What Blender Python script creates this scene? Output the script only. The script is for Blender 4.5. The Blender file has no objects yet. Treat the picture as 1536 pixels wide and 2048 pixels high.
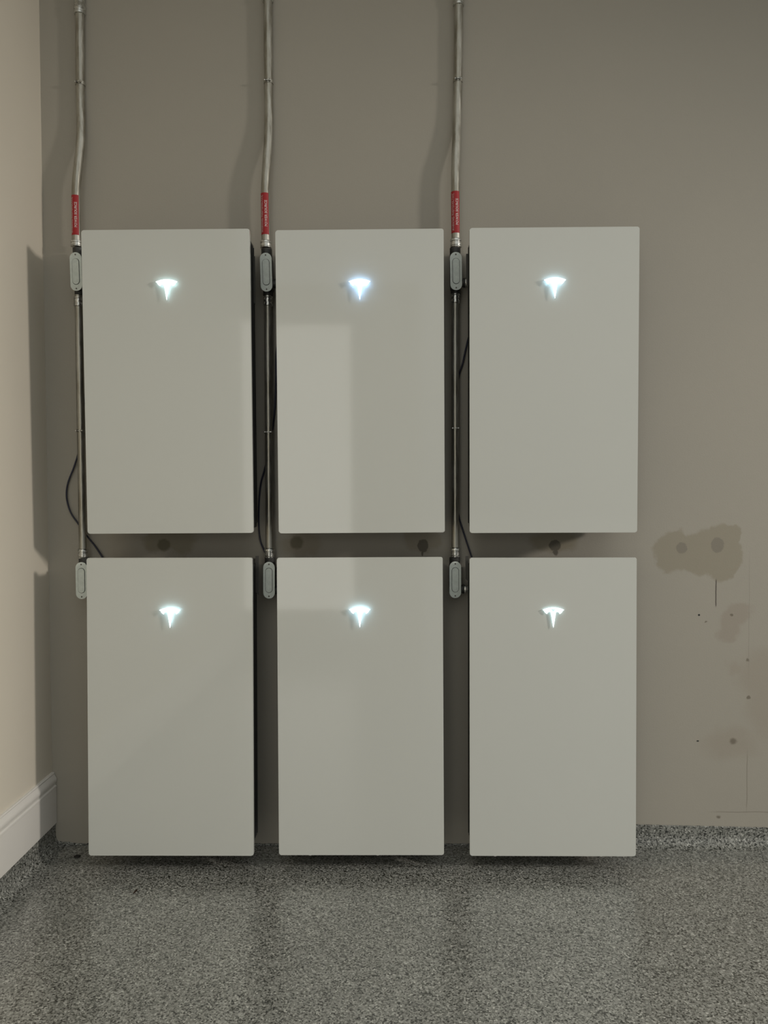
import bpy, bmesh, math, random
from mathutils import Vector, Matrix, Euler, noise
R = math.radians
random.seed(7)
sc = bpy.context.scene
COL = sc.collection

# ------------------------------------------------------------------ camera
F_PX = 1530.0
CAM = Vector((0.0, -3.0039, 1.41175))
PITCH, ROLL, YAW = R(1.6442), R(-0.2580), R(-0.6273)
FW = Vector((math.sin(YAW)*math.cos(PITCH), math.cos(YAW)*math.cos(PITCH), -math.sin(PITCH)))
_rt = Vector((math.cos(YAW), -math.sin(YAW), 0)); _up = _rt.cross(FW)
RT = math.cos(ROLL)*_rt + math.sin(ROLL)*_up
UP = RT.cross(FW)
cd = bpy.data.cameras.new('camera'); cam = bpy.data.objects.new('camera', cd); COL.objects.link(cam)
cd.sensor_fit = 'VERTICAL'; cd.sensor_height = 36.0; cd.lens = F_PX/2048*36.0; cd.clip_start = 0.05
m3 = Matrix((RT, UP, -FW)).transposed()
cam.matrix_world = Matrix.Translation(CAM) @ m3.to_4x4()
sc.camera = cam

def at(px, py, y):                       # a measured photo point, taken back to the depth plane y
    d = FW*F_PX + RT*(px-768) + UP*(1024-py)
    return CAM + d*((y-CAM.y)/d.y)
def at_floor(px, py, z=0.0):
    d = FW*F_PX + RT*(px-768) + UP*(1024-py)
    return CAM + d*((z-CAM.z)/d.z)

# ------------------------------------------------------------------ light
w = bpy.data.worlds.new('world'); sc.world = w; w.use_nodes = True
bg = w.node_tree.nodes['Background']; bg.inputs[1].default_value = 1.0
_nt = w.node_tree                        # soft light of the garage ceiling: dim near the horizon, bright overhead
_tc = _nt.nodes.new('ShaderNodeTexCoord'); _sx = _nt.nodes.new('ShaderNodeSeparateXYZ'); _mr = _nt.nodes.new('ShaderNodeMapRange'); _mx = _nt.nodes.new('ShaderNodeMix')
_nt.links.new(_tc.outputs['Generated'], _sx.inputs[0]); _nt.links.new(_sx.outputs[2], _mr.inputs[0])
_mr.interpolation_type = 'SMOOTHSTEP'; _mr.inputs[1].default_value = -0.25; _mr.inputs[2].default_value = 0.75
_mx.data_type = 'RGBA'; _mx.inputs[6].default_value = (0.13, 0.13, 0.125, 1); _mx.inputs[7].default_value = (1.04, 1.06, 1.018, 1)
_nt.links.new(_mr.outputs[0], _mx.inputs[0]); _nt.links.new(_mx.outputs[2], bg.inputs[0])
def area(name, loc, target, size, size_y, power, color):
    l = bpy.data.lights.new(name, 'AREA'); l.shape = 'RECTANGLE'; l.size = size; l.size_y = size_y
    l.energy = power; l.color = color
    o = bpy.data.objects.new(name, l); COL.objects.link(o); o.location = loc
    o.rotation_euler = (Vector(target)-Vector(loc)).to_track_quat('-Z', 'Y').to_euler()
    return o
def spot(name, loc, target, radius, angle, power, color):
    l = bpy.data.lights.new(name, 'SPOT'); l.shadow_soft_size = radius; l.spot_size = angle; l.spot_blend = 1.0
    l.energy = power; l.color = color
    o = bpy.data.objects.new(name, l); COL.objects.link(o); o.location = loc
    o.rotation_euler = (Vector(target)-Vector(loc)).to_track_quat('-Z', 'Y').to_euler()
    return o
spot('garage_lamp', (6.5, -3.0, 3.1), (-1.36, -0.7, 0.4), 0.30, R(56), 860, (1.0, 0.93, 0.84))
sc.view_settings.view_transform = 'Standard'; sc.view_settings.look = 'None'
sc.view_settings.gamma = 1.0; sc.view_settings.use_curve_mapping = False
sc.view_settings.exposure = 0.0

# ------------------------------------------------------------------ helpers
def tag(o, label=None, cat=None, group=None, kind=None):
    if label: o['label'] = label
    if cat: o['category'] = cat
    if group: o['group'] = group
    if kind: o['kind'] = kind
    return o
def empty(name, loc, rot=(0, 0, 0)):
    o = bpy.data.objects.new(name, None); COL.objects.link(o)
    o.location = loc; o.rotation_euler = rot; o.empty_display_size = 0.05
    return o
def link(name, bm, m, parent=None, smooth=None, world=False):
    bmesh.ops.recalc_face_normals(bm, faces=bm.faces)
    if world and parent is not None:
        bpy.context.view_layer.update()
        bm.transform(parent.matrix_world.inverted())
    me = bpy.data.meshes.new(name); bm.to_mesh(me); bm.free()
    o = bpy.data.objects.new(name, me); COL.objects.link(o)
    me.materials.append(m)
    if parent is not None: o.parent = parent
    if smooth is not None:
        for p in me.polygons: p.use_smooth = len(p.vertices) <= 4
        me.set_sharp_from_angle(angle=R(smooth))
    return o
def new(): return bmesh.new()
def box(bm, a, b, bev=0.0, seg=2):
    r = bmesh.ops.create_cube(bm, size=1.0)
    vs = r['verts']
    for v in vs:
        v.co = Vector([(a[i]+b[i])/2 + v.co[i]*(b[i]-a[i]) for i in range(3)])
    if bev:
        es = list({e for v in vs for e in v.link_edges})
        bmesh.ops.bevel(bm, geom=es, offset=bev, segments=seg, affect='EDGES', profile=0.5)
def slab(bm, pts, y0, y1, bev=0.0):
    """closed outline in x,z pulled from y0 (front) to y1 (back)"""
    n = len(pts)
    f = [bm.verts.new((p[0], y0, p[1])) for p in pts]
    k = [bm.verts.new((p[0], y1, p[1])) for p in pts]
    ff = bm.faces.new(f); bm.faces.new(k[::-1])
    for i in range(n): bm.faces.new((f[i], k[i], k[(i+1) % n], f[(i+1) % n]))
    if bev: bmesh.ops.bevel(bm, geom=list(ff.edges), offset=bev, segments=3, affect='EDGES', profile=0.5)
def round_rect(w_, h_, r, n=6, cx=0, cz=0):
    pts = []
    for qx, qz, a0 in ((1, 1, 0), (-1, 1, 90), (-1, -1, 180), (1, -1, 270)):
        for i in range(n+1):
            a = R(a0 + 90*i/n)
            pts.append((cx + qx*(w_/2-r) + r*math.cos(a), cz + qz*(h_/2-r) + r*math.sin(a)))
    return pts
def frames(path):
    out = []; t_prev = None; u = None
    for i, p in enumerate(path):
        a = path[max(i-1, 0)]; b = path[min(i+1, len(path)-1)]
        t = (b-a).normalized()
        if u is None:
            u = Vector((0, -1, 0)) - t*t.dot(Vector((0, -1, 0)))
            if u.length < 1e-3: u = t.orthogonal()
            u.normalize()
        else:
            u = (u - t*t.dot(u)).normalized()
        out.append((p, u, t.cross(u)))
    return out
def tube(bm, path, radii, n=20, cap=True):
    """radii: one number or one for each point"""
    if not isinstance(radii, (list, tuple)): radii = [radii]*len(path)
    rings = []
    for (p, u, v), r in zip(frames(path), radii):
        rings.append([bm.verts.new(p + u*r*math.cos(2*math.pi*k/n) + v*r*math.sin(2*math.pi*k/n)) for k in range(n)])
    for A, B in zip(rings, rings[1:]):
        for k in range(n): bm.faces.new((A[k], A[(k+1) % n], B[(k+1) % n], B[k]))
    if cap:
        bm.faces.new(rings[0][::-1]); bm.faces.new(rings[-1])
def lathe(bm, a, b, prof, n=24):
    """profile = [(t along a->b in metres, radius)]"""
    d = (b-a).normalized()
    x = d.orthogonal().normalized(); y = d.cross(x)
    rings = []
    for t, r in prof:
        rings.append([bm.verts.new(a + d*t + (x*math.cos(2*math.pi*k/n) + y*math.sin(2*math.pi*k/n))*r) for k in range(n)])
    for A, B in zip(rings, rings[1:]):
        for k in range(n): bm.faces.new((A[k], A[(k+1) % n], B[(k+1) % n], B[k]))
    bm.faces.new(rings[0][::-1]); bm.faces.new(rings[-1])
def spline(pts, n=10):
    """Catmull-Rom through the points"""
    P = [pts[0]*2-pts[1]] + list(pts) + [pts[-1]*2-pts[-2]]
    out = []
    for i in range(1, len(P)-2):
        for k in range(n):
            t = k/n; a, b, c, d = P[i-1:i+3]
            out.append(0.5*((2*b) + (c-a)*t + (2*a-5*b+4*c-d)*t*t + (3*b-a-3*c+d)*t**3))
    out.append(P[-2]); return out

# ------------------------------------------------------------------ materials
def mat(name, col, rough=0.5, metal=0.0, ior=1.5, nodes=None):
    m = bpy.data.materials.new(name); m.use_nodes = True
    b = m.node_tree.nodes['Principled BSDF']
    b.inputs['Base Color'].default_value = (*col, 1); b.inputs['Roughness'].default_value = rough
    b.inputs['Metallic'].default_value = metal; b.inputs['IOR'].default_value = ior
    if nodes: nodes(NB(m.node_tree), b)
    return m
class NB:
    def __init__(s, nt): s.nt = nt
    def n(s, kind, **kw):
        x = s.nt.nodes.new('ShaderNode'+kind)
        for k, v in kw.items(): setattr(x, k, v)
        return x
    def set(s, sock, v):
        if hasattr(v, 'links') or isinstance(v, bpy.types.NodeSocket): s.nt.links.new(v, sock)
        else: sock.default_value = v
    def math(s, op, a, b=None, c=None):
        x = s.n('Math', operation=op); s.set(x.inputs[0], a)
        if b is not None: s.set(x.inputs[1], b)
        if c is not None: s.set(x.inputs[2], c)
        return x.outputs[0]
    def vec(s, op, a, b):
        x = s.n('VectorMath', operation=op); s.set(x.inputs[0], a); s.set(x.inputs[1], b)
        return x.outputs['Value'] if op in ('LENGTH', 'DISTANCE') else x.outputs[0]
    def coords(s): return s.n('TexCoord').outputs['Object']
    def noise(s, scale, detail=2.0, rough=0.5, v=None, color=False):
        x = s.n('TexNoise'); x.inputs['Scale'].default_value = scale
        x.inputs['Detail'].default_value = detail; x.inputs['Roughness'].default_value = rough
        s.set(x.inputs['Vector'], v if v is not None else s.coords())
        return x.outputs['Color' if color else 'Fac']
    def ramp(s, f, stops, interp='LINEAR'):
        x = s.n('ValToRGB'); x.color_ramp.interpolation = interp; e = x.color_ramp.elements
        while len(e) < len(stops): e.new(0.5)
        for q, (p, c) in zip(e, stops): q.position = p; q.color = (*c, 1) if len(c) == 3 else c
        s.set(x.inputs[0], f); return x.outputs[0]
    def mix(s, f, a, b):
        x = s.n('Mix', data_type='RGBA'); s.set(x.inputs[0], f)
        for i, v in ((6, a), (7, b)): s.set(x.inputs[i], v if not isinstance(v, tuple) or len(v) == 4 else (*v, 1))
        return x.outputs[2]
    def smooth(s, v, lo, hi, a=1.0, b=0.0):
        x = s.n('MapRange', interpolation_type='SMOOTHSTEP'); s.set(x.inputs[0], v)
        x.inputs[1].default_value = lo; x.inputs[2].default_value = hi; x.inputs[3].default_value = a; x.inputs[4].default_value = b
        return x.outputs[0]
    def bump(s, h, strength, dist, b):
        x = s.n('Bump'); x.inputs['Strength'].default_value = strength; x.inputs['Distance'].default_value = dist
        s.set(x.inputs['Height'], h); s.nt.links.new(x.outputs[0], b.inputs['Normal'])

def col_noise(c1, c2, scale, bump=0.0, bscale=None, bdist=0.002):
    def f(N, b):
        N.set(b.inputs['Base Color'], N.mix(N.noise(scale, 4), c1, c2))
        if bump: N.bump(N.noise(bscale or scale, 2), bump, bdist, b)
    return f

# painted drywall with repair patches, plugs, holes and cracks at their own places on the wall
PAINT = (0.335, 0.314, 0.268)
def wall_nodes(N, b):
    co = N.coords()
    warp_a = N.vec('SUBTRACT', N.noise(9.0, 4, 0.6, co, True), (0.5, 0.5, 0.5))
    def scale(v, k):
        x = N.n('VectorMath', operation='SCALE'); N.set(x.inputs[0], v); x.inputs['Scale'].default_value = k; return x.outputs[0]
    wob = N.vec('ADD', co, scale(warp_a, 0.10))
    wob_small = N.vec('ADD', co, scale(N.vec('SUBTRACT', N.noise(60.0, 2, 0.5, co, True), (0.5, 0.5, 0.5)), 0.012))
    def blob(px, py, rx, ry, src, soft):
        c = at(px, py, 0); k = 1/510.0
        x = N.vec('MULTIPLY', N.vec('SUBTRACT', src, tuple(c)), (1/(rx*k), 0.0, 1/(ry*k)))
        return N.smooth(N.vec('LENGTH', x, (0, 0, 0)), 1-soft, 1+soft)
    def bar(px, py, rx, ry, soft):        # straight narrow mark
        c = at(px, py, 0); k = 1/510.0
        v = N.n('VectorMath', operation='ABSOLUTE'); N.set(v.inputs[0], N.vec('MULTIPLY', N.vec('SUBTRACT', wob_line, tuple(c)), (1/(rx*k), 0.0, 1/(ry*k))))
        q = N.n('SeparateXYZ'); N.set(q.inputs[0], v.outputs[0])
        return N.smooth(N.math('MAXIMUM', q.outputs[0], q.outputs[2]), 1-soft, 1+soft)
    wob_line = N.vec('ADD', co, scale(N.vec('SUBTRACT', N.noise(14.0, 3, 0.6, co, True), (0.5, 0.5, 0.5)), 0.006))
    def union(l):
        r = l[0]
        for q in l[1:]: r = N.math('MAXIMUM', r, q)
        return r
    c = N.mix(N.noise(3.0, 3, 0.5, co), (PAINT[0]*.97, PAINT[1]*.97, PAINT[2]*.97), (PAINT[0]*1.03, PAINT[1]*1.02, PAINT[2]*1.01))
    def layer(c, mask, col, amt):
        return N.mix(N.math('MULTIPLY', mask, amt), c, col)
    # big beige patch around the two plugs
    c = layer(c, union([blob(1352, 1104, 42, 46, wob, .10), blob(1400, 1104, 50, 46, wob, .10), blob(1443, 1106, 43, 54, wob, .08), blob(1462, 1078, 22, 30, wob, .1)]), (0.265, 0.238, 0.180), 0.85)
    c = layer(c, union([blob(1478, 1228, 26, 22, wob, .25), blob(1462, 1248, 24, 24, wob, .25), blob(1452, 1266, 16, 16, wob, .25)]), (0.275, 0.235, 0.190), 0.55)
    c = layer(c, union([blob(1525, 1350, 52, 48, wob, .4), blob(1530, 1420, 34, 60, wob, .5), blob(1470, 1336, 16, 14, wob, .5), blob(1460, 1488, 52, 26, wob, .6)]), (0.280, 0.240, 0.190), 0.40)
    # patches in the strip between the two rows
    c = layer(c, union([blob(316, 1086, 32, 24, wob, .3), blob(358, 1084, 36, 26, wob, .3)]), (0.215, 0.190, 0.120), 0.6)
    c = layer(c, union([blob(606, 1088, 40, 26, wob, .4), blob(846, 1076, 36, 26, wob, .25)]), (0.235, 0.200, 0.135), 0.5)
    c = layer(c, union([blob(1108, 1082, 50, 26, wob, .25)]), (0.225, 0.195, 0.130), 0.65)
    # plugs
    c = layer(c, union([blob(1363, 1096, 11, 11, wob_small, .12), blob(1435, 1090, 13, 15, wob_small, .1)]), (0.200, 0.180, 0.145), 0.85)
    c = layer(c, union([blob(328, 1090, 13, 12, wob_small, .25), blob(593, 1085, 13, 13, wob_small, .3)]), (0.110, 0.095, 0.055), 0.75)
    c = layer(c, union([blob(846, 1091, 11, 13, wob_small, .12), blob(1110, 1091, 12, 11, wob_small, .12), blob(1111, 1104, 5, 7, wob_small, .3), blob(845, 1107, 2, 6, wob_small, .3)]), (0.085, 0.075, 0.055), 0.85)
    # small holes and filler marks
    c = layer(c, union([blob(1463, 1229, 3.6, 3, wob_small, .3), blob(1496, 1320, 3, 3.5, wob_small, .5), blob(1497, 1395, 4, 3.5, wob_small, .3), blob(1466, 1483, 6.5, 6, wob_small, .5), blob(1412, 1244, 2.5, 1.8, wob_small, .4), blob(1437, 1634, 4, 3, wob_small, .5)]), (0.120, 0.100, 0.070), 0.75)
    c = layer(c, union([blob(1398, 1230, 2.2, 2.0, co, .2), blob(1395.5, 1482, 2.6, 1.4, co, .2)]), (0.010, 0.010, 0.008), 1.0)
    # crack under the patch, taped seams
    c = layer(c, bar(1432, 1186, 1.1, 27, .12), (0.050, 0.035, 0.028), 0.85)
    c = layer(c, union([bar(1494, 1562, 0.8, 54, .3), bar(1515, 1624, 84, 0.8, .3)]), (0.150, 0.130, 0.100), 0.55)
    c = layer(c, bar(1498, 1230, 0.7, 110, .4), (0.20, 0.18, 0.15), 0.35)
    N.set(b.inputs['Base Color'], c)
    N.bump(N.noise(190.0, 2, 0.5, co), 0.25, 0.0012, b)
M = {}
M['wall'] = mat('painted drywall', PAINT, 0.62, nodes=wall_nodes)
M['left_wall'] = mat('warm white painted drywall', (0.50, 0.44, 0.36), 0.5,
                     nodes=col_noise((0.665, 0.612, 0.515), (0.695, 0.640, 0.54), 3.0, 0.15, 160, 0.001))
M['trim'] = mat('white trim paint', (0.56, 0.53, 0.50), 0.35, nodes=col_noise((0.71, 0.685, 0.645), (0.74, 0.715, 0.67), 6))
def flake_nodes(rough_lo, spec, bump, coat, gain):
    def f(N, b):
        co = N.coords()
        wob = N.vec('ADD', co, N.vec('MULTIPLY', N.vec('SUBTRACT', N.noise(220.0, 1, .5, co, True), (.5, .5, .5)), (.004, .004, .004)))
        v = N.n('TexVoronoi'); v.inputs['Scale'].default_value = 225.0; N.set(v.inputs['Vector'], wob)
        sep = N.n('SeparateColor'); N.set(sep.inputs[0], v.outputs['Color'])
        c = N.ramp(sep.outputs[0], [(0.00, (0.017, 0.018, 0.014)), (0.12, (0.088, 0.091, 0.080)), (0.30, (0.195, 0.198, 0.179)), (0.60, (0.277, 0.281, 0.257)), (0.86, (0.389, 0.392, 0.360)), (0.97, (0.540, 0.540, 0.500))], 'CONSTANT')
        big = N.noise(2.5, 3, .5, co)
        x = N.n('HueSaturation'); N.set(x.inputs['Color'], c); N.set(x.inputs['Value'], N.smooth(big, .3, .7, .93*gain, 1.07*gain))
        N.set(b.inputs['Base Color'], x.outputs[0])
        N.set(b.inputs['Roughness'], N.smooth(sep.outputs[1], 0, 1, rough_lo, rough_lo+.12))
        b.inputs['Specular IOR Level'].default_value = spec
        b.inputs['Coat Weight'].default_value = coat; b.inputs['Coat Roughness'].default_value = 0.22; b.inputs['Coat IOR'].default_value = 1.6
        h = N.math('ADD', N.math('MULTIPLY', sep.outputs[2], .6), N.noise(120.0, 2, .5, co))
        N.bump(h, bump, 0.0016, b)
    return f
M['floor'] = mat('epoxy flake floor', (.15, .15, .14), 0.3, nodes=flake_nodes(0.30, 0.4, .2, 1.0, 0.93))
M['cove'] = mat('epoxy flake cove', (.15, .15, .14), 0.4, nodes=flake_nodes(0.40, 0.4, .35, 0.0, 0.80))
M['glass'] = mat('white glass cover', (0.57, 0.57, 0.525), 0.06, ior=1.5,
                 nodes=col_noise((0.535, 0.545, 0.510), (0.548, 0.556, 0.520), 4.0))
M['casing'] = mat('charcoal cast casing', (0.018, 0.018, 0.017), 0.45, nodes=col_noise((.015, .015, .014), (.024, .024, .022), 12, .1, 300, .0005))
M['bracket'] = mat('dark coated steel bracket', (0.060, 0.058, 0.052), 0.5, 0.3, nodes=col_noise((.05, .048, .043), (.075, .072, .065), 20))
def metal_nodes(c1, c2, sc_=(30, 30, 4), lo=.28, hi=.5):
    def f(N, b):
        v = N.vec('MULTIPLY', N.coords(), sc_)
        n_ = N.noise(1.6, 5, .65, v)
        N.set(b.inputs['Base Color'], N.mix(N.smooth(n_, .35, .68, 0., 1.), c1, c2))
        N.set(b.inputs['Roughness'], N.smooth(n_, .3, .7, lo, hi))
    return f
M['emt'] = mat('weathered galvanised steel', (.5, .5, .46), .35, 0.85, nodes=metal_nodes((.28, .262, .215), (.50, .49, .44)))
M['fitting'] = mat('bright zinc fitting', (.6, .6, .57), .28, 0.95, nodes=metal_nodes((.48, .48, .45), (.68, .68, .65), (60, 60, 60), .2, .35))
M['housing'] = mat('dark cast conduit housing', (.045, .045, .042), .5, .4, nodes=col_noise((.035, .035, .033), (.06, .06, .056), 40, .15, 500, .0005))
M['cover'] = mat('grey painted steel cover', (.40, .44, .41), .42, .08, nodes=metal_nodes((.58, .63, .59), (.66, .71, .665), (40, 40, 40), .35, .45))
M['screw'] = mat('zinc screw', (.16, .15, .14), .4, .8)
M['red'] = mat('red reflective tape', (.36, .006, .012), .5, nodes=col_noise((.29, .003, .006), (.35, .005, .009), 60))
M['white_ink'] = mat('white print', (.62, .56, .54), .5)
M['cable'] = mat('navy cable jacket', (.010, .012, .030), .4)
M['leaf'] = mat('dry brown leaf', (.05, .028, .016), .7, nodes=col_noise((.03, .015, .009), (.09, .055, .03), 300))
M['dirt'] = mat('dark debris', (.012, .010, .008), .8)
def glow(name, col, k):
    m = mat(name, (.75, .78, .80), .3); b = m.node_tree.nodes['Principled BSDF']
    b.inputs['Emission Color'].default_value = (*col, 1); b.inputs['Emission Strength'].default_value = k
    return m

# ------------------------------------------------------------------ setting
XL = -1.360
bm = new(); box(bm, (XL-.6, 0, -.12), (8.0, .12, 5.0)); tag(link('wall_back', bm, M['wall']), kind='structure')
bm = new(); box(bm, (XL-.12, -4.4, -.12), (XL, 0, 5.0)); tag(link('wall_left', bm, M['left_wall']), kind='structure')
bm = new(); box(bm, (XL-1.2, -24.0, -.12), (8.0, .12, 0.0)); tag(link('floor', bm, M['floor']), kind='structure')
bm = new(); box(bm, (XL-.12, -1.5, 4.30), (8.0, .12, 4.42)); tag(link('ceiling_strip', bm, M['trim']), kind='structure')  # unseen strip overhead, added to darken the upper wall
# the lit doorway on the opposite side of the garage, one step up, mirrored in the glass of the batteries
DX0, DX1, DZ0, DZ1, DY = -1.455, -0.39, 0.38, 2.98, -5.0
bm = new()
for a, b in (((XL-1.0, 0), (DX0, DZ1+.4)), ((DX1, 0), (0.30, DZ1+.4)), ((DX0, 0), (DX1, DZ0)), ((DX0, DZ1), (DX1, DZ1+.4))):
    box(bm, (a[0], DY-.10, a[1]), (b[0], DY, b[1]))
tag(link('wall_front', bm, M['left_wall']), kind='structure')
bm = new()
box(bm, (DX0-.07, DY, DZ0), (DX0, DY+.02, DZ1+.07)); box(bm, (DX1, DY, DZ0), (DX1+.07, DY+.02, DZ1+.07)); box(bm, (DX0, DY, DZ1), (DX1, DY+.02, DZ1+.07))
tag(link('trim_4', bm, M['trim']), kind='structure')
bm = new(); box(bm, (DX0, DY-.09, DZ0), (DX1, DY-.06, DZ1))  # glowing sheet in the opening, standing in for the lit room beyond
tag(link('doorway_panel', bm, glow('lit room stand-in', (1.0, .97, .88), 1.7)), kind='structure')
# left baseboard: moulded profile (offset from the wall, height) swept along the wall
Z0, Z1 = 0.092, 0.296
prof = [(0.0, Z0), (.0165, Z0), (.0170, Z0+.003), (.0170, Z1-.062), (.0185, Z1-.060), (.0185, Z1-.054), (.0145, Z1-.050), (.0150, Z1-.044),
        (.0185, Z1-.038), (.0195, Z1-.030), (.0180, Z1-.022), (.0130, Z1-.014), (.0105, Z1-.008), (.0110, Z1-.003), (.0085, Z1), (0.0, Z1)]
bm = new()
A = [bm.verts.new((XL+o, -4.4, z)) for o, z in prof]; B = [bm.verts.new((XL+o, -.004, z)) for o, z in prof]
for i in range(len(prof)): bm.faces.new((A[i], B[i], B[(i+1) % len(prof)], A[(i+1) % len(prof)]))
bm.faces.new(A); bm.faces.new(B[::-1])
tag(link('baseboard_left', bm, M['trim'], smooth=28), kind='structure')
# flaked coving on the left wall and on the right part of the back wall, a low ragged coating edge between
def cove_prof(h, t=.004, r=.022):
    p = [(0, 0), (0, h), (t*.6, h), (t, h-.002)]
    for i in range(7):
        a = R(90*i/6); p.append((t + r*(1-math.cos(a)), r*(1-math.sin(a))+.0006))
    p.append((t+r, 0)); return p
bm = new(); p = cove_prof(Z0-.001, .010, .040)
A = [bm.verts.new((XL+o, -4.4, z)) for o, z in p]; B = [bm.verts.new((XL+o, 0, z)) for o, z in p]
for i in range(len(p)): bm.faces.new((A[i], B[i], B[(i+1) % len(p)], A[(i+1) % len(p)]))
bm.faces.new(A); bm.faces.new(B[::-1]); tag(link('trim_1', bm, M['cove'], smooth=40), kind='structure')
def strip(name, x0, x1, hfun, t, r, n):
    bm = new(); rows = []
    for i in range(n+1):
        x = x0 + (x1-x0)*i/n
        rows.append([bm.verts.new((x, -o, z)) for o, z in cove_prof(hfun(x), t, r)])
    k = len(rows[0])
    for a, b in zip(rows, rows[1:]):
        for j in range(k): bm.faces.new((a[j], a[(j+1) % k], b[(j+1) % k], b[j]))
    bm.faces.new(rows[0]); bm.faces.new(rows[-1][::-1])
    return tag(link(name, bm, M['cove'], smooth=40), kind='structure')
strip('trim_2', 0.80, 4.0, lambda x: 0.0835 - .0115*(x-.97)/.5*(1 if x < 1.5 else .5/(x-.97)*1.06) + .0012*noise.noise((x*70, 0, 0)), .005, .045, 900)
strip('trim_3', XL+.012, 0.80, lambda x: .0065 + .012*max(0, 1-abs(x+1.36)/.10) + .0025*noise.noise((x*45, 3, 0)) + .003*max(0, noise.noise((x*160, 9, 0))), .004, .002, 900)

# ------------------------------------------------------------------ battery units
W, H = 0.609, 1.099
def rot_m(lean, yaw, roll):
    lean, yaw, roll = R(lean), R(yaw), R(roll)
    Ry = Matrix(((math.cos(roll), 0, math.sin(roll)), (0, 1, 0), (-math.sin(roll), 0, math.cos(roll))))
    return Matrix.Rotation(yaw, 3, 'Z') @ Matrix.Rotation(lean, 3, 'X') @ Ry
# emblem outline, measured in units of 0.1195 mm about (688, 797)
K = .0001195
def EM(l): return [((x-688)*K, (797-y)*K) for x, y in l]
def curve3(a, m, b, n=14):     # arc through three points
    out = []
    for i in range(n+1):
        t = i/n
        c = (2*m[0]-(a[0]+b[0])/2, 2*m[1]-(a[1]+b[1])/2)
        out.append(((1-t)**2*a[0]+2*t*(1-t)*c[0]+t*t*b[0], (1-t)**2*a[1]+2*t*(1-t)*c[1]+t*t*b[1]))
    return out
ARC = EM(curve3((358, 562), (688, 488), (1018, 562)) + curve3((986, 590), (688, 538), (390, 590)))
BODY = EM(curve3((404, 604), (500, 570), (606, 553), 6) + [(626, 556), (650, 580), (686, 628), (722, 580), (748, 556)] + curve3((770, 553), (876, 570), (972, 604), 6)
          + [(948, 640), (915, 672), (878, 694), (868, 660), (850, 640), (822, 629), (784, 627), (774, 634), (768, 650), (735, 830), (700, 1070), (690, 1112), (686, 1112), (676, 1070), (641, 830), (608, 650), (602, 634), (592, 627),
             (554, 629), (526, 640), (508, 660), (498, 694), (461, 672), (428, 640)])
EMB_Z = .549 - .181 - .0367
def unit(name_label, cx, cy, cz, lean, yaw, roll, glow_mat, tabs, clips, off):
    c = Vector((cx, cy, cz)); m = rot_m(lean, yaw, roll)
    root = empty('battery_unit', c + m @ Vector((0, 0, -H/2)))
    root.rotation_mode = 'QUATERNION'; root.rotation_quaternion = m.to_quaternion()
    tag(root, name_label, 'battery', 'white wall batteries with a glowing emblem')
    Z = H/2
    bm = new(); slab(bm, round_rect(W, H, .0075, 6, 0, Z), 0, .016, .0022); link('front_cover', bm, M['glass'], root)
    # casing with vertical cooling ribs along both flanks
    bm = new(); box(bm, (-W/2+.012, .0165, .012), (W/2-.012, .150, H-.012), .006)
    link('casing', bm, M['casing'], root, 35)
    for s in (-1, 1):
        bm = new()
        for k in range(5):
            y = .036 + k*.022
            box(bm, (s*(W/2-.012)-.0055, y, .03), (s*(W/2-.012)+.0055, y+.006, H-.03), .0015, 1)
        link('cooling_ribs', bm, M['casing'], root, 35)
    # rails on the wall
    bpy.context.view_layer.update()
    for dz in (.30, -.30):
        bm = new()
        box(bm, (cx-.24, -.050, cz+dz-.04), (cx+.24, -.0005, cz+dz+.04), .003)
        link('wall_rail', bm, M['bracket'], root, 35, world=True)
    for s, z0, z1, y, wd in tabs:        # folded flange sticking out beside the casing
        bm = new(); a = s*(W/2-.012+.006); b = s*(W/2-.012+.006+wd)
        lo, hi = min(a, b), max(a, b)
        pts = [(lo, z1), (hi, z1), (hi, z0+.012), (lo if s > 0 else hi, z0), (lo, z0+.004)]
        if s < 0: pts = [(lo, z1), (hi, z1), (hi, z0), (lo, z0+.012)]
        else: pts = [(lo, z1), (hi, z1), (hi, z0-.012), (lo, z0)]
        slab(bm, pts, y, y+.003); link('side_flange', bm, M['bracket'], root)
    for x in clips:
        bm = new(); box(bm, (x-.004, .008, -.006), (x+.004, .016, .0005), .001); link('bottom_clip', bm, M['trim'], root)
    # emblem raised off the glass instead of flush, making room for the halo light
    bm = new(); slab(bm, ARC, -off-.0010, -off); slab(bm, BODY, -off-.0010, -off)
    for v in bm.verts: v.co.z += Z + EMB_Z; v.co.x += (.005 if cx < -.5 else 0)
    link('emblem', bm, M['face'], root)
    # added light sheet and posts behind the face, casting a halo on the glass
    bm = new(); slab(bm, ARC, -off+.0001, -off+.0008); slab(bm, BODY, -off+.0001, -off+.0008)
    for x, z in ((-.015, .029), (.015, .029), (0, .031), (-.012, .0215), (.012, .0215), (0, .008), (0, -.01)):
        box(bm, (x-.0012, -off+.0005, z-.0012), (x+.0012, .0, z+.0012))
    for v in bm.verts: v.co.z += Z + EMB_Z; v.co.x += (.005 if cx < -.5 else 0)
    link('emblem_halo_light', bm, glow_mat, root)
    return root
M['face'] = glow('lit emblem face', (.92, 1.0, 1.0), 1.05)
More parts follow.
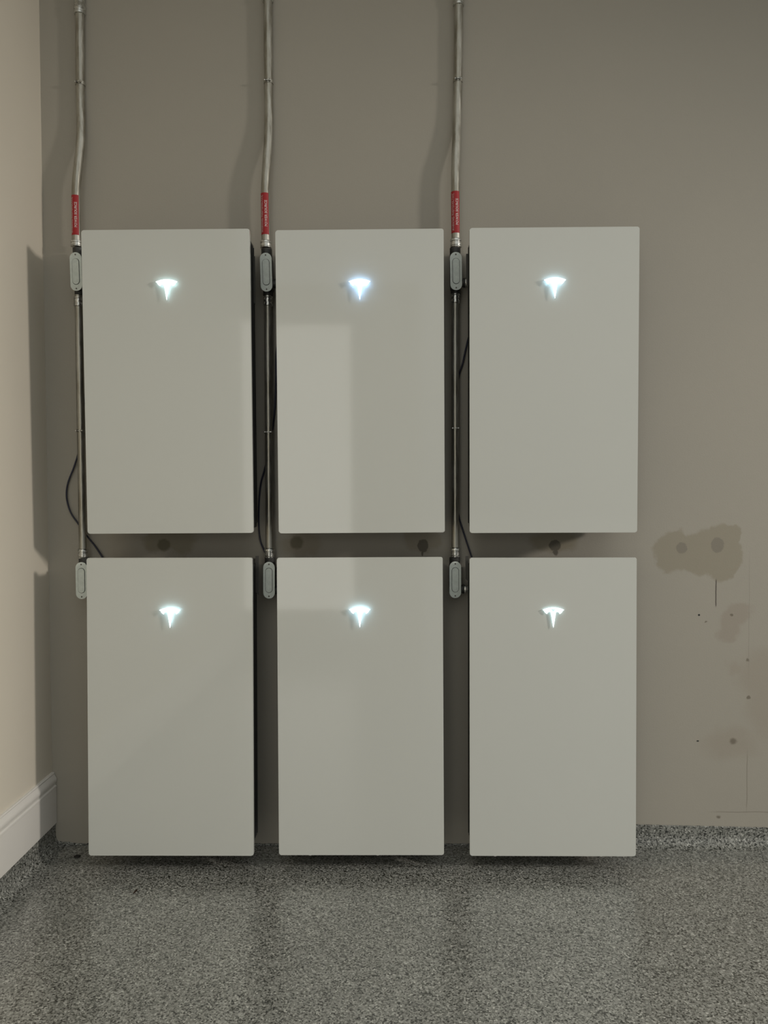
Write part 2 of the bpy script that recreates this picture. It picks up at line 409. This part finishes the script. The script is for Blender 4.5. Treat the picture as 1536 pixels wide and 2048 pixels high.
UNITS = [
 ('white wall battery nearest the left wall, upper row, beside the left conduit', -.8148, -.2175, 1.8061, .642, .153, -.079, ((.62, .93, 1.0), 3.0, .013), [(1, .86, 1.03, .10, .007)], ()),
 ('white wall battery in the middle of the upper row, its emblem glowing strongest and bluest', -.1139, -.2071, 1.8047, .389, .087, -.13, ((.36, .62, 1.0), 6.2, .016), [(-1, .93, 1.02, .10, .006)], ()),
 ('white wall battery at the right end of the upper row', .5864, -.2168, 1.8029, .522, -.077, .014, ((.50, .80, 1.0), 4.0, .013), [(-1, .92, 1.04, .11, .008)], ()),
 ('white wall battery nearest the left wall, lower row, just above the floor', -.8199, -.2217, .6175, -.926, .128, .11, ((.58, .88, 1.0), 3.4, .013), [(1, .96, 1.098, .10, .013)], ()),
 ('white wall battery in the middle of the lower row, just above the floor', -.1202, -.2122, .6157, -.928, -.045, -.075, ((.52, .82, 1.0), 4.3, .013), [], (-.19, .06)),
 ('white wall battery at the right end of the lower row, its emblem glowing weakest', .5854, -.2146, .6126, -.693, -.075, .102, ((.62, .92, 1.0), 1.7, .007), [(-1, 1.0, 1.098, .10, .012)], (-.21, .18)),
]
for i, (lb, cx, cy, cz, le, ya, ro, (gc, gk, off), tabs, clips) in enumerate(UNITS):
    unit(lb, cx, cy, cz, le, ya, ro, glow('added halo light %d' % (i+1), gc, gk), tabs, clips, off)

# ------------------------------------------------------------------ conduits
Y_UP, Y_LOW = -.0185, -.046           # axis depth near the top, and at the housings
RU, RL = .0165, .0142                 # upper / lower pipe radius
def text_mesh(body, size, bold=False):
    cu = bpy.data.curves.new('text', 'FONT'); cu.body = body; cu.size = size; cu.align_x = 'CENTER'; cu.align_y = 'CENTER'
    cu.offset = .00022 if bold else 0.0; cu.resolution_u = 2
    o = bpy.data.objects.new('text', cu); COL.objects.link(o)
    dg = bpy.context.evaluated_depsgraph_get(); me = bpy.data.meshes.new_from_object(o.evaluated_get(dg))
    bpy.data.objects.remove(o); bpy.data.curves.remove(cu); return me
def connector(bm, a, b, r, big):
    """compression fitting from a (pipe side) to b (housing side)"""
    L = (b-a).length
    lathe(bm, a, b, [(0, r+.0008), (L*.04, r+.0040), (L*.10, r+big), (L*.30, r+big), (L*.36, r+.0026), (L*.46, r+.0026), (L*.50, r+big*.8), (L*.80, r+big*.8), (L*.86, r+.002), (L*.92, r+big), (L, r+big)])
def conduit_upper(label, pts, coup_y, lab_y, conn_y):
    """pts = (px, py, depth) down the pipe"""
    base = [at(*q) for q in pts]
    top = base[0] + Vector((0, 0, 0.55))
    path = [top] + spline(base, 8)
    end = path[-1]
    root = empty('conduit', end); tag(root, label, 'conduit', 'upper runs of steel conduit')
    bm = new(); tube(bm, path, RU, 28); link('pipe', bm, M['emt'], root, 40, True)
    def p_at(py):
        for a, b in zip(path, path[1:]):
            za = at(768, py, a.y).z
            if a.z >= za >= b.z: return a.lerp(b, (a.z-za)/(a.z-b.z))
        return end
    # coupling at the top
    c0 = p_at(coup_y); bm = new()
    d = Vector((0, 0, 1))
    lathe(bm, c0, c0+d, [(0, RU+.0006), (.001, RU+.0045), (.009, RU+.0045), (.011, RU+.0028), (.018, RU+.0028), (.020, RU+.0048), (.030, RU+.0048), (.033, RU+.003), (.060, RU+.003), (.064, RU+.0045), (.072, RU+.0045), (.074, RU+.0006)], 28)
    link('coupling', bm, M['fitting'], root, 40, True)
    a, b = p_at(conn_y[0]), p_at(conn_y[1])
    bm = new(); connector(bm, a, b, RU, .0052); link('connector', bm, M['fitting'], root, 40, True)
    # red tape wrapped round the pipe, lettering running upwards
    s0, s1 = p_at(lab_y[1]), p_at(lab_y[0]); ax = (s1-s0); L = ax.length; ax.normalize()
    u = (Vector((0, -1, 0)) - ax*ax.dot(Vector((0, -1, 0)))).normalized(); v = u.cross(ax)*-1   # v points to the right
    v = ax.cross(u)
    if v.x < 0: v = -v
    def wrap(t, ang, r): return s0 + ax*t + (u*math.cos(ang) + v*math.sin(ang))*r
    bm = new(); n = 40; rr = RU+.0005; rows = []
    for j in range(n+1):
        ang = R(-150 + 205*j/n)
        rows.append([bm.verts.new(wrap(t, ang, r)) for t, r in ((0, rr), (L, rr), (L, rr-.0004), (0, rr-.0004))])
    for p_, q_ in zip(rows, rows[1:]):
        for k in range(4): bm.faces.new((p_[k], p_[(k+1) % 4], q_[(k+1) % 4], q_[k]))
    bm.faces.new(rows[0]); bm.faces.new(rows[-1][::-1])
    lab = link('warning_label', bm, M['red'], root, 40, True); lab['label'] = 'red warning tape reading WARNING: PHOTOVOLTAIC POWER SOURCE'
    bm = new()
    for body, ang0, size, off, wide, bold in (('WARNING: PHOTOVOLTAIC', -37, .0125, .495, .90, False), ('POWER SOURCE', 16, .0125, .50, .63, True)):
        me = text_mesh(body, size, bold); xs = [q.co.x for q in me.vertices]; kx = L*wide/(max(xs)-min(xs))
        b2 = bmesh.new(); b2.from_mesh(me); bpy.data.meshes.remove(me)
        for q in b2.verts:
            q.co = wrap(L*off + q.co.x*kx, R(ang0) - q.co.y/RU, RU+.0009)
        tmp = bpy.data.meshes.new('t'); b2.to_mesh(tmp); b2.free(); bm.from_mesh(tmp); bpy.data.meshes.remove(tmp)
    bpy.context.view_layer.update(); bm.transform(root.matrix_world.inverted())
    me = bpy.data.meshes.new('lettering'); bm.to_mesh(me); bm.free(); me.materials.append(M['white_ink'])
    o = bpy.data.objects.new('lettering', me); COL.objects.link(o); o.parent = lab
    return end, p_at
def conduit_lower(label, p0, p1, c_top, c_bot):
    a, b = at(*p0), at(*p1)
    root = empty('conduit', b); tag(root, label, 'conduit', 'lower runs of steel conduit')
    bm = new(); tube(bm, [a.lerp(b, i/12) for i in range(13)], RL, 24); link('pipe', bm, M['emt'], root, 40, True)
    def p_at(py):
        z = at(768, py, a.y).z; return a.lerp(b, (a.z-z)/(a.z-b.z))
    bm = new(); connector(bm, p_at(c_top[1]), p_at(c_top[0]), RL, .0042); link('connector', bm, M['fitting'], root, 40, True)
    bm = new(); connector(bm, p_at(c_bot[0]), p_at(c_bot[1]), RL, .0052); link('connector', bm, M['fitting'], root, 40, True)
    return a, b
def conduit_body(label, top_px, bot_px, hub_top, hub_bot, outlet, panel=True, torn=False):
    """top_px/bot_px: ends of the oval cover; hubs: rows where the threaded hubs end"""
    yf = -.076
    t, b = at(*top_px, yf), at(*bot_px, yf); c = (t+b)/2; ax = t-b; L = ax.length
    roll = math.atan2(ax.x, ax.z)
    root = empty('oval_box', (c.x, -.046, c.z)); root.rotation_euler = (0, roll, 0)
    tag(root, label, 'conduit box', 'oval conduit boxes with grey covers')
    w_ = .0445
    bm = new(); slab(bm, round_rect(w_-.004, L-.004, (w_-.004)/2-.0005, 10), -.026, .026, .002)
    zt = (at(top_px[0], hub_top, -.046)-root.location).z; zb = (at(bot_px[0], hub_bot, -.046)-root.location).z
    lathe(bm, Vector((0, 0, L/2-.022)), Vector((0, 0, 1)), [(0, .018), (.006, .0205), (zt-L/2+.022-.001, .0205), (zt-L/2+.022-.0002, .019)])
    if hub_bot: lathe(bm, Vector((0, 0, -L/2+.022)), Vector((0, 0, -1)), [(0, .0175), (.006, .0185), (-zb-L/2+.022-.001, .0185), (-zb-L/2+.022-.0002, .017)])
    link('housing', bm, M['housing'], root, 35)
    bm = new(); slab(bm, round_rect(w_, L, w_/2-.0005, 12), -.030, -.0262, .0012)
    cov = link('cover', bm, M['cover'], root, 30)
    if panel:
        bm = new(); pw = .0245; pl = L*.66
        slab(bm, round_rect(pw, pl, pw/2-.0005, 10), -.0328, -.0300, .0022); link('raised_panel', bm, M['cover'], cov, 50)
        # flat dark ring painted as the shaded crease round the raised panel
        bm = new(); o_ = round_rect(pw+.0035, pl+.0035, (pw+.0035)/2-.0005, 10); i_ = round_rect(pw-.001, pl-.001, (pw-.001)/2-.0005, 10)
        A = [bm.verts.new((x, -.0303, z)) for x, z in o_]; B = [bm.verts.new((x, -.0303, z)) for x, z in i_]
        for k in range(len(A)): bm.faces.new((A[k], A[(k+1) % len(A)], B[(k+1) % len(A)], B[k]))
        link('groove_shade', bm, M['housing'], cov)
    for s in (1, -1):
        bm = new(); z = s*(L/2-.0085)
        lathe(bm, Vector((0, -.0301, z)), Vector((0, -.04, z)), [(0, .0030), (.0010, .0030), (.0016, .0020)], 14)
        link('screw', bm, M['screw'], root, 40)
    oz = (at(bot_px[0], outlet, -.046)-root.location).z
    bm = new(); lathe(bm, Vector((w_/2-.010, 0, oz)), Vector((1, 0, oz)), [(0, .0165), (.018, .0165), (.0182, .0185), (.024, .0185)]); link('side_outlet', bm, M['housing'], root, 35)
    bm = new(); lathe(bm, Vector((w_/2+.0142, 0, oz)), Vector((1, 0, oz)), [(0, .0195), (.004, .0205), (.0045, .014), (.018, .014)], 18); link('locknut', bm, M['fitting'], root, 35)
    return root

U1, U2 = Y_UP, Y_LOW
conduit_upper('upper steel conduit nearest the left wall, with red tape and a bend',
    [(159.6, -40, U1), (159.6, 0, U1), (160.0, 90, U1), (160.7, 180, U1), (162.2, 240, -.021), (161.2, 285, -.030), (156.0, 335, -.042), (152.6, 375, U2), (152.3, 420, U2), (153.0, 470, U2), (153.5, 494, U2)], 23, (387, 467), (477, 496))
conduit_upper('upper steel conduit between the first and second columns of batteries, with red tape',
    [(535.5, -40, U1), (535.6, 0, U1), (536.2, 90, U1), (537.3, 190, U1), (537.6, 240, -.021), (536.2, 285, -.030), (533.0, 335, -.042), (530.6, 375, U2), (530.6, 420, U2), (531.6, 470, U2), (532, 496, U2)], 2, (386, 469), (480, 498))
conduit_upper('upper steel conduit between the second and third columns of batteries, with red tape',
    [(917.4, -40, U1), (917.2, 0, U1), (916.5, 90, U1), (915.3, 180, U1), (914.0, 240, -.021), (912.8, 285, -.030), (911.2, 335, -.042), (910.8, 375, U2), (911.3, 420, U2), (911.6, 470, U2), (911.8, 496, U2)], 14, (386, 469), (479, 496))
conduit_lower('lower steel conduit running down the left edge of the leftmost upper battery', (157.0, 590, U2), (166.0, 1113, U2), (591, 609), (1095, 1114))
conduit_lower('lower steel conduit in the gap between the left and middle upper batteries', (535.6, 591, U2), (538.8, 1113, U2), (592, 611), (1095, 1114))
conduit_lower('lower steel conduit in the gap between the middle and right upper batteries', (910.4, 589, U2), (910.2, 1113, U2), (590, 608), (1095, 1114))
conduit_body('oval grey conduit box nearest the left wall, under the upper left red tape', (150.5, 504.5), (153.0, 581.5), 496.5, 590.5, 567, True)
conduit_body('oval grey conduit box under the red tape beside the middle upper battery', (531.0, 505.5), (533.4, 583), 498.5, 591.5, 568, True)
conduit_body('oval grey conduit box under the red tape beside the right upper battery', (911.6, 504), (912.6, 580), 496.5, 589.5, 566, True)
conduit_body('oval grey conduit box nearest the left wall, beside the top of the left lower battery', (162.3, 1124.5), (163.6, 1198), 1114.5, 0, 1180, True)
conduit_body('oval grey conduit box in the gap beside the middle lower battery', (537.8, 1124), (538.0, 1197), 1114.5, 0, 1180, True)
conduit_body('oval grey conduit box in the gap beside the right lower battery', (910.6, 1123), (910.6, 1196), 1114.5, 0, 1178, True)

def strap(label, px, py, depth, r, side):
    c = at(px, py, depth)
    root = empty('conduit_strap', c); tag(root, label, 'conduit strap', 'straps holding the conduits to the wall')
    bm = new(); n = 30; r0, r1, hw = r+.0004, r+.0016, .006
    back = -depth - .0006
    rows = []
    for j in range(n+1):
        a = R(-200 + 400*j/n) if False else R(-165 + 330*j/n)
        d = Vector((math.sin(a), -math.cos(a), 0))
        rows.append([bm.verts.new(d*rr + Vector((0, 0, z))) for rr, z in ((r1, -hw), (r1, hw), (r0, hw), (r0, -hw))])
    for p_, q_ in zip(rows, rows[1:]):
        for k in range(4): bm.faces.new((p_[k], p_[(k+1) % 4], q_[(k+1) % 4], q_[k]))
    bm.faces.new(rows[0]); bm.faces.new(rows[-1][::-1])
    yb = min(r1*.99, back-.002)
    box(bm, (side*.0 - .006, r+.0005, -hw), (side*.0 + .006, max(back, r+.0012), hw))      # back foot to the wall
    link('band', bm, M['emt'], root, 40)
    # pinch bolt across the front of the band with its two ears
    for s in (-1, 1):
        bm = new(); box(bm, (s*.0068-.0010, -(r+.0062), -.0045), (s*.0068+.0010, -(r-.0055), .0045), .0006, 1); link('ear', bm, M['bracket'], root)
    bm = new(); a = Vector((-.0135, -(r+.0040), 0)); b = Vector((.0145, -(r+.0040), 0))
    lathe(bm, a, b, [(0, .0032), (.004, .0032), (.0041, .0016), (.021, .0016), (.0211, .0034), (.025, .0034), (.0251, .0016), (.028, .0016)], 12)
    link('bolt', bm, M['fitting'], root, 40)
    return root
strap('conduit strap high on the wall on the left upper conduit', 160.6, 168, U1, RU, 1)
strap('conduit strap high on the wall on the middle upper conduit', 537.1, 165, U1, RU, 1)
strap('conduit strap high on the wall on the right upper conduit', 915.5, 162, U1, RU, 1)
strap('conduit strap on the lower conduit beside the left upper battery', 161.7, 862, U2, RL, 1)
strap('conduit strap on the lower conduit between the left and middle upper batteries', 537.3, 864.5, U2, RL, 1)
strap('conduit strap on the lower conduit between the middle and right upper batteries', 910.3, 857, U2, RL, 1)

# ------------------------------------------------------------------ cables
def cable(label, pts, r=.0033):
    path = spline([at(*q) for q in pts], 10)
    bm = new(); tube(bm, path, r, 12)
    o = link('data_cable', bm, M['cable'], None, 60); tag(o, label, 'cable', 'navy cables behind the conduits')
yc = -.010
cable('navy cable bowing out left of the left lower conduit', [(196, 640, -.014), (186, 700, -.012), (170, 790, yc), (163, 860, yc), (158, 900, yc), (148, 934, yc), (137.5, 961, yc), (133.2, 982, yc), (134.5, 1003, yc), (142, 1026, yc), (157, 1048, yc), (174, 1072, yc), (190, 1092, yc), (206, 1116, yc), (222, 1140, yc)])
cable('navy cable looping behind the conduit between the left and middle batteries', [(572, 640, -.014), (560, 670, -.012), (552.5, 705, yc), (551.5, 765, yc), (549, 825, yc), (543, 870, yc), (536, 910, yc), (529.5, 938, yc), (522.5, 964, yc), (518.5, 1000, yc), (517.5, 1048, yc), (520, 1078, yc), (526, 1096, yc), (534, 1112, yc), (545, 1130, yc), (575, 1150, yc)])
cable('navy cable slanting down to the right lower battery', [(948, 640, -.014), (938, 672, -.012), (931, 700, yc), (925, 728, yc), (917, 755, yc), (913, 800, yc), (912, 900, yc), (913, 1000, yc), (918, 1034, yc), (924, 1055, yc), (932, 1080, yc), (942, 1110, yc), (955, 1145, yc)])

# ------------------------------------------------------------------ litter on the floor
p = at_floor(271, 1787)
bm = new(); pts = []
for i in range(9):
    t = i/8; wd = .0042*math.sin(math.pi*min(1, t*.92+.06))
    row = [bm.verts.new((-.009+t*.018, s*wd + .002*math.sin(3*t), .0010 + .0045*abs(s)*(.4+t) + .006*t*t)) for s in (-1, -.5, 0, .5, 1)]
    pts.append(row)
for a, b in zip(pts, pts[1:]):
    for k in range(4): bm.faces.new((a[k], a[k+1], b[k+1], b[k]))
bmesh.ops.solidify(bm, geom=bm.faces[:], thickness=.0006)
leaf = link('dead_leaf', bm, M['leaf'], None, 60); leaf.location = p; leaf.rotation_euler = (0, 0, R(58))
tag(leaf, 'tiny curled brown dead leaf lying on the flaked floor before the left battery', 'leaf')
p = at_floor(155, 1714)
bm = new(); bmesh.ops.create_icosphere(bm, subdivisions=3, radius=1)
for v in bm.verts:
    k = 1 + .45*noise.noise(v.co*1.7)
    v.co = Vector((v.co.x*.013*k, v.co.y*.010*k, max(0, v.co.z*.0045*k + .0025)))
deb = link('dirt_clump', bm, M['dirt'], None, 60); deb.location = p
tag(deb, 'small dark clump of dirt on the floor in the left corner', 'dirt')
